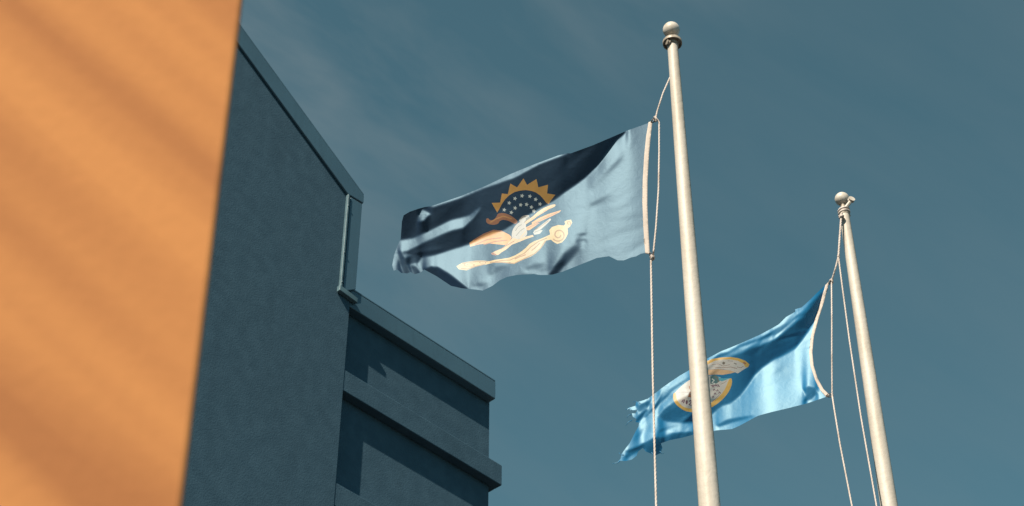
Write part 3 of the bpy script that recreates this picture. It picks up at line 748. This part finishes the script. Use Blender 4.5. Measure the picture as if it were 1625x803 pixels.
wr2 = [(1130, 545, 1200, 515, 2, 0.003), (1180, 520, 1250, 480, 2, -0.003), (1240, 490, 1290, 445, 2, 0.003), (1020, 640, 1060, 600, 2.5, -0.003), (1040, 660, 1010, 700, 4, 0.004), (1235, 525, 1200, 560, 2.5, 0.003)]
wr2 += rnd_wrinkles(40, (1140, 520, 1300, 660), -35, (3, 7), 0.0022, (20, 60))
wr2 += rnd_wrinkles(60, (1000, 600, 1110, 710), -45, (1.6, 4.5), 0.006, (12, 50))
wr2 += rnd_wrinkles(26, (1120, 500, 1270, 560), -32, (1.2, 2.6), 0.005, (20, 70))
rel2 = Relief((960, 410, 1345, 760), Y2 - 0.06, dark2 + lit2, wr2, lam=0.014, dark_off=-0.30, turn=0.85, drift=lambda X, Yp: 0.05 * np.sin((X - 1310) / 60.0) + 0.0002 * (1310 - X))
flag2 = thing('flag', rel2.point(1300, 540), 'bright sky blue frayed flag with gold rimmed seal, flying from the farther pole', 'flag', 'two blue flags')
head2 = Z3([(868, 62), (852, 78), (835, 138), (812, 208), (795, 280), (789, 340), (794, 392), (812, 445), (832, 485), (856, 512), (870, 506), (844, 480), (822, 440), (806, 390), (801, 340), (806, 280), (824, 210), (847, 140)])
sheet('heading', rel2, head2, M['heading'], flag2, 2.2, 0.004, thick=0.003)
Z1 = lambda L: S1(L, 8.03, 1060, 560)
# upper lens of the folded seal
dec('seal_field', Z1([(380, 170), (470, 110), (560, 80), (680, 62), (800, 58), (900, 75), (985, 110), (1030, 150), (1020, 180), (960, 215), (890, 262), (840, 240), (780, 222), (700, 208), (600, 205), (500, 215), (380, 235)]), 'seal_cream', flag2, rel2, off=0.0040)
dec('seal_rim', Z1([(380, 185), (470, 118), (560, 78), (680, 58), (800, 52), (900, 68), (985, 100), (1038, 145), (1022, 182), (985, 180), (965, 140), (890, 100), (800, 82), (690, 84), (600, 100), (540, 130), (480, 160), (380, 210)]), 'seal_gold', flag2, rel2, off=0.0055)
dec('seal_mark', Z1([(690, 130), (705, 112), (730, 122), (722, 145), (702, 150)]), 'dark_print', flag2, rel2, off=0.0075)
for pts, m_, w in [([(560, 150), (640, 140), (700, 168), (790, 150)], 'seal_shade_print', 5), ([(600, 185), (700, 190), (800, 180), (880, 200)], 'seal_shade_print', 6),
                   ([(840, 130), (870, 140), (865, 152)], 'dark_print', 5), ([(880, 180), (930, 190), (960, 170)], 'seal_shade_print', 5), ([(760, 100), (830, 105)], 'seal_shade_print', 4)]:
    dec('seal_line', Z1(stroke(pts, w)), m_, flag2, rel2)
dec('seal_mark', Z1([(950, 130), (970, 110), (1000, 135), (985, 150)]), 'rust', flag2, rel2, off=0.0075)
dec('seal_shade', Z1([(380, 240), (500, 215), (640, 205), (780, 222), (860, 245), (800, 262), (700, 280), (600, 275), (500, 285), (380, 300)]), 'peach', flag2, rel2, off=0.0065)
# lower bowl
dec('seal_field', Z1([(75, 520), (110, 480), (180, 415), (250, 360), (300, 330), (400, 300), (550, 285), (650, 300), (720, 350), (800, 320), (812, 345), (795, 430), (740, 520), (660, 600), (580, 660), (480, 715), (400, 740), (310, 748), (230, 735), (160, 690), (105, 640), (75, 590)]), 'seal_cream', flag2, rel2, off=0.0040, sm=1)
dec('seal_rim', Z1([(65, 520), (95, 500), (105, 550), (115, 600), (150, 650), (200, 690), (260, 708), (330, 712), (410, 700), (500, 670), (580, 615), (650, 560), (710, 490), (745, 420), (770, 350), (800, 315), (820, 345), (808, 430), (760, 520), (690, 600), (600, 670), (500, 725), (400, 752), (300, 756), (220, 742), (150, 700), (95, 650), (65, 590)]), 'seal_gold', flag2, rel2, off=0.0050, sm=1)
dec('seal_emblem', Z1([(540, 300), (600, 275), (650, 310), (660, 360), (620, 390), (570, 400), (540, 390)]), 'seal_green', flag2, rel2, off=0.0065)
dec('seal_water', Z1([(640, 310), (700, 325), (790, 320), (740, 345), (690, 362), (650, 350)]), 'seal_teal', flag2, rel2, off=0.0065)
dec('seal_emblem', Z1([(255, 560), (275, 500), (320, 480), (340, 560), (300, 570)]), 'rust', flag2, rel2, off=0.0065)
dec('seal_shade', Z1([(130, 510), (180, 490), (270, 490), (260, 540), (170, 530)]), 'grey_print', flag2, rel2, off=0.0065)
def stroke(L, w):
    a, b = [], []
    for i in range(len(L)):
        x0, y0 = L[max(i - 1, 0)]; x1, y1 = L[min(i + 1, len(L) - 1)]; d = math.hypot(x1 - x0, y1 - y0)
        nx, ny = -(y1 - y0) / d * w, (x1 - x0) / d * w
        a.append((L[i][0] + nx, L[i][1] + ny)); b.append((L[i][0] - nx, L[i][1] - ny))
    return a + b[::-1]
for pts, m_, w in [([(120, 510), (180, 500), (260, 505), (290, 520)], 'seal_shade_print', 5), ([(270, 420), (280, 460), (300, 480)], 'rust', 5), ([(560, 330), (590, 350), (560, 380), (600, 392)], 'star', 7),
                   ([(600, 300), (640, 330), (640, 370)], 'dark_print', 6), ([(545, 420), (600, 410), (650, 408)], 'seal_text', 5), ([(670, 400), (720, 380), (750, 355)], 'seal_shade_print', 4),
                   ([(280, 540), (300, 510), (318, 545), (300, 575)], 'dark_print', 5), ([(560, 620), (610, 580), (660, 530)], 'seal_shade_print', 4)]:
    dec('seal_line', Z1(stroke(pts, w)), m_, flag2, rel2)
# figures 1 0 2 round the foot of the seal
dec('figure', Z1(stroke([(176, 628), (192, 600), (212, 592), (198, 640)], 7)), 'seal_text', flag2, rel2, off=0.0075, step=1.5)
dec('figure', Z1([(225, 615), (238, 600), (252, 608), (252, 640), (240, 658), (226, 648)]), 'seal_text', flag2, rel2, off=0.0075, step=1.5)
dec('figure', Z1(stroke([(268, 618), (288, 606), (300, 620), (286, 642), (268, 660), (302, 668)], 8)), 'seal_text', flag2, rel2, off=0.0075, step=1.5)
for (x, y) in [(575, 430), (610, 415), (645, 425), (590, 470), (630, 480), (658, 508), (600, 520), (575, 560)]:
    dec('letter', Z1(stroke([(x - 12, y + 10), (x, y - 12), (x + 12, y + 10)], 6)), 'seal_text', flag2, rel2, off=0.0075, step=1.5)
build_cloth(rel2, out2, M['cloth2'], flag2)
# loose frayed threads at the fly end
for (a, b, c_) in [((1003, 667), (997, 670), (993, 676)), ((1002, 658), (997, 659), (995, 664)), ((1016, 640), (1009, 637), (1004, 638)), ((990, 722), (985, 722), (982, 718)), ((1034, 718), (1037, 723), (1036, 728)), ((1047, 716), (1050, 720), (1054, 719)), ((984, 731), (980, 735), (971, 736)), ((1000, 649), (996, 650), (992, 649)), ((1008, 652), (1003, 651), (997, 646))]:
    bm = bmesh.new(); tube(bm, [rel2.point(*a), rel2.point(*b), rel2.point(*c_)], [0.003, 0.002, 0.0008], 5)
    from_bm('frayed_thread', bm, M['cloth2'], flag2, True)

# ------------------------------------------------------------------ halyards
def rope_path(pts, sag=0.0, n=14, wob=0.0):
    out = []
    for i in range(len(pts) - 1):
        a, b = pts[i], pts[i + 1]
        for k in range(n):
            t = k / n; p = a.lerp(b, t); p = p + Vector((0, 0, -sag)) * (4 * t * (1 - t)) + Vector((wob * sin(t * 9 + i), 0, 0)) * (t * (1 - t) * 4); out.append(p)
    out.append(pts[-1]); return out
def strand_rope(bm, path, r):
    """three strands twisted together"""
    pts = []
    L = [0]
    for i in range(1, len(path)): L.append(L[-1] + (path[i] - path[i - 1]).length)
    n = max(8, int(L[-1] / 0.016)); 
    res = []
    j = 0
    for k in range(n + 1):
        d = L[-1] * k / n
        while j < len(L) - 2 and L[j + 1] < d: j += 1
        t = (d - L[j]) / max(1e-9, L[j + 1] - L[j]); res.append((path[j].lerp(path[j + 1], t), d))
    for q in range(3):
        sp = []
        for i, (p, d) in enumerate(res):
            dr = (res[min(i + 1, n)][0] - res[max(i - 1, 0)][0]).normalized()
            a = dr.cross(Vector((0, 1, 0.3))).normalized(); b = dr.cross(a)
            an = d / 0.075 * 2 * pi + q * 2 * pi / 3
            sp.append(p + (a * cos(an) + b * sin(an)) * r * 0.36)
        tube(bm, sp, r * 0.68, 5)
def rope(parent, pts, r, sag=0.0, wob=0.0):
    bm = bmesh.new(); strand_rope(bm, rope_path(pts, sag, wob=wob), r)
    return from_bm('rope', bm, M['rope'], parent, True)
def knot(parent, p, r, m='rope'):
    bm = bmesh.new()
    for k in range(3):
        ring = []
        ax_ = Vector((random.uniform(-1, 1), random.uniform(-.4, .4), random.uniform(-1, 1))).normalized()
        a = ax_.orthogonal().normalized(); b = ax_.cross(a)
        for i in range(11): ring.append(p + (a * cos(i * pi / 5) + b * sin(i * pi / 5)) * r + Vector((0, 0, (k - 1) * r * .6)))
        tube(bm, ring, r * 0.55, 6)
    return from_bm('knot', bm, M[m], parent, True)
def on_pole(px, py, Y, dy=-0.06): return at_y(px, py, Y + dy)
def hook(parent, a, b, r=0.0032):
    """snap clip: a small metal ring and bar from rope to grommet"""
    bm = bmesh.new(); d = (b - a)
    tube(bm, [a, a.lerp(b, .3) + Vector((0, -.008, .006)), a.lerp(b, .7) + Vector((0, -.008, .006)), b, a.lerp(b, .6) + Vector((0, .004, -.01)), a.lerp(b, .25) + Vector((0, .004, -.01)), a], r, 6)
    return from_bm('snap_clip', bm, M['dark_metal'], parent, True)

R1 = 1.7 * 9.3 / FPX
top1 = on_pole(1063, 123, Y1, 0.0)
k1 = rel1.point(1040, 189); k2 = rel1.point(1036, 408)
hal1 = thing('halyard', on_pole(1043, 803, Y1), 'white rope hanging left of the nearer flagpole, looped beside the slate blue flag', 'rope', 'flag halyards')
rope(hal1, [top1, at_y(1052, 148, Y1 - .02), at_y(1043, 176, Y1 - .02), k1], R1 * 0.9)
rope(hal1, [k1 + Vector((0.006, 0, 0.004)), at_y(1046, 193, Y1 - .03), at_y(1046, 240, Y1 - .03), at_y(1045, 300, Y1 - .03), at_y(1041, 360, Y1 - .03), at_y(1037, 400, Y1 - .03), k2], R1)
rope(hal1, [k2, at_y(1033, 414, Y1 - .03), at_y(1034, 480, Y1 - .04), at_y(1036, 600, Y1 - .05), at_y(1038.5, 700, Y1 - .07), at_y(1042, 830, Y1 - .10), at_y(1046, 1100, Y1 - .1)], R1 * 1.12)
knot(hal1, k1, 0.010); knot(hal1, k2, 0.009); knot(hal1, at_y(1035, 409, Y1 - .03), 0.010)
hook(hal1, k1, rel1.point(1033, 194, .006)); hook(hal1, k2, rel1.point(1030, 402, .006))
R2 = 1.4 * 11.5 / FPX
hal2 = thing('halyard', at_y(1390, 803, Y2 - .1), 'white rope splitting into two lines left of the farther flagpole', 'rope', 'flag halyards')
t2 = at_y(1335, 343, Y2 - .05); s2 = at_y(1330.5, 407, Y2 - .06); c2 = rel2.point(1319.5, 446); d2 = rel2.point(1320.5, 627)
rope(hal2, [t2, at_y(1333, 370, Y2 - .06), s2], R2 * 1.35)
rope(hal2, [s2, at_y(1326, 425, Y2 - .06), c2], R2 * 1.15)
rope(hal2, [s2, at_y(1336, 450, Y2 - .08), at_y(1348, 540, Y2 - .1), at_y(1366, 660, Y2 - .12), at_y(1391, 803, Y2 - .14), at_y(1440, 1080, Y2 - .14)], R2)
rope(hal2, [c2, at_y(1320, 500, Y2 - .08), at_y(1320, 560, Y2 - .08), d2], R2 * 0.95)
rope(hal2, [d2, at_y(1324, 650, Y2 - .1), at_y(1333, 705, Y2 - .12), at_y(1352, 803, Y2 - .14), at_y(1412, 1080, Y2 - .14)], R2)
knot(hal2, t2, 0.014); knot(hal2, c2, 0.010); knot(hal2, s2, 0.007); knot(hal2, d2, 0.007)
hook(hal2, c2, rel2.point(1315, 450, .006)); hook(hal2, d2, rel2.point(1311, 628, .006))
# tie wrapped round the far pole head
bm = bmesh.new()
pc = base2 + ax2 * ((at_y(1337, 338, Y2) - base2).dot(ax2))
tube(bm, [pc + Vector((cos(a) * 0.036, sin(a) * 0.036, -0.02 + 0.012 * a / pi)) for a in [pi * i / 8 for i in range(33)]], 0.008, 6)
from_bm('wrap', bm, M['rope'], hal2, True)
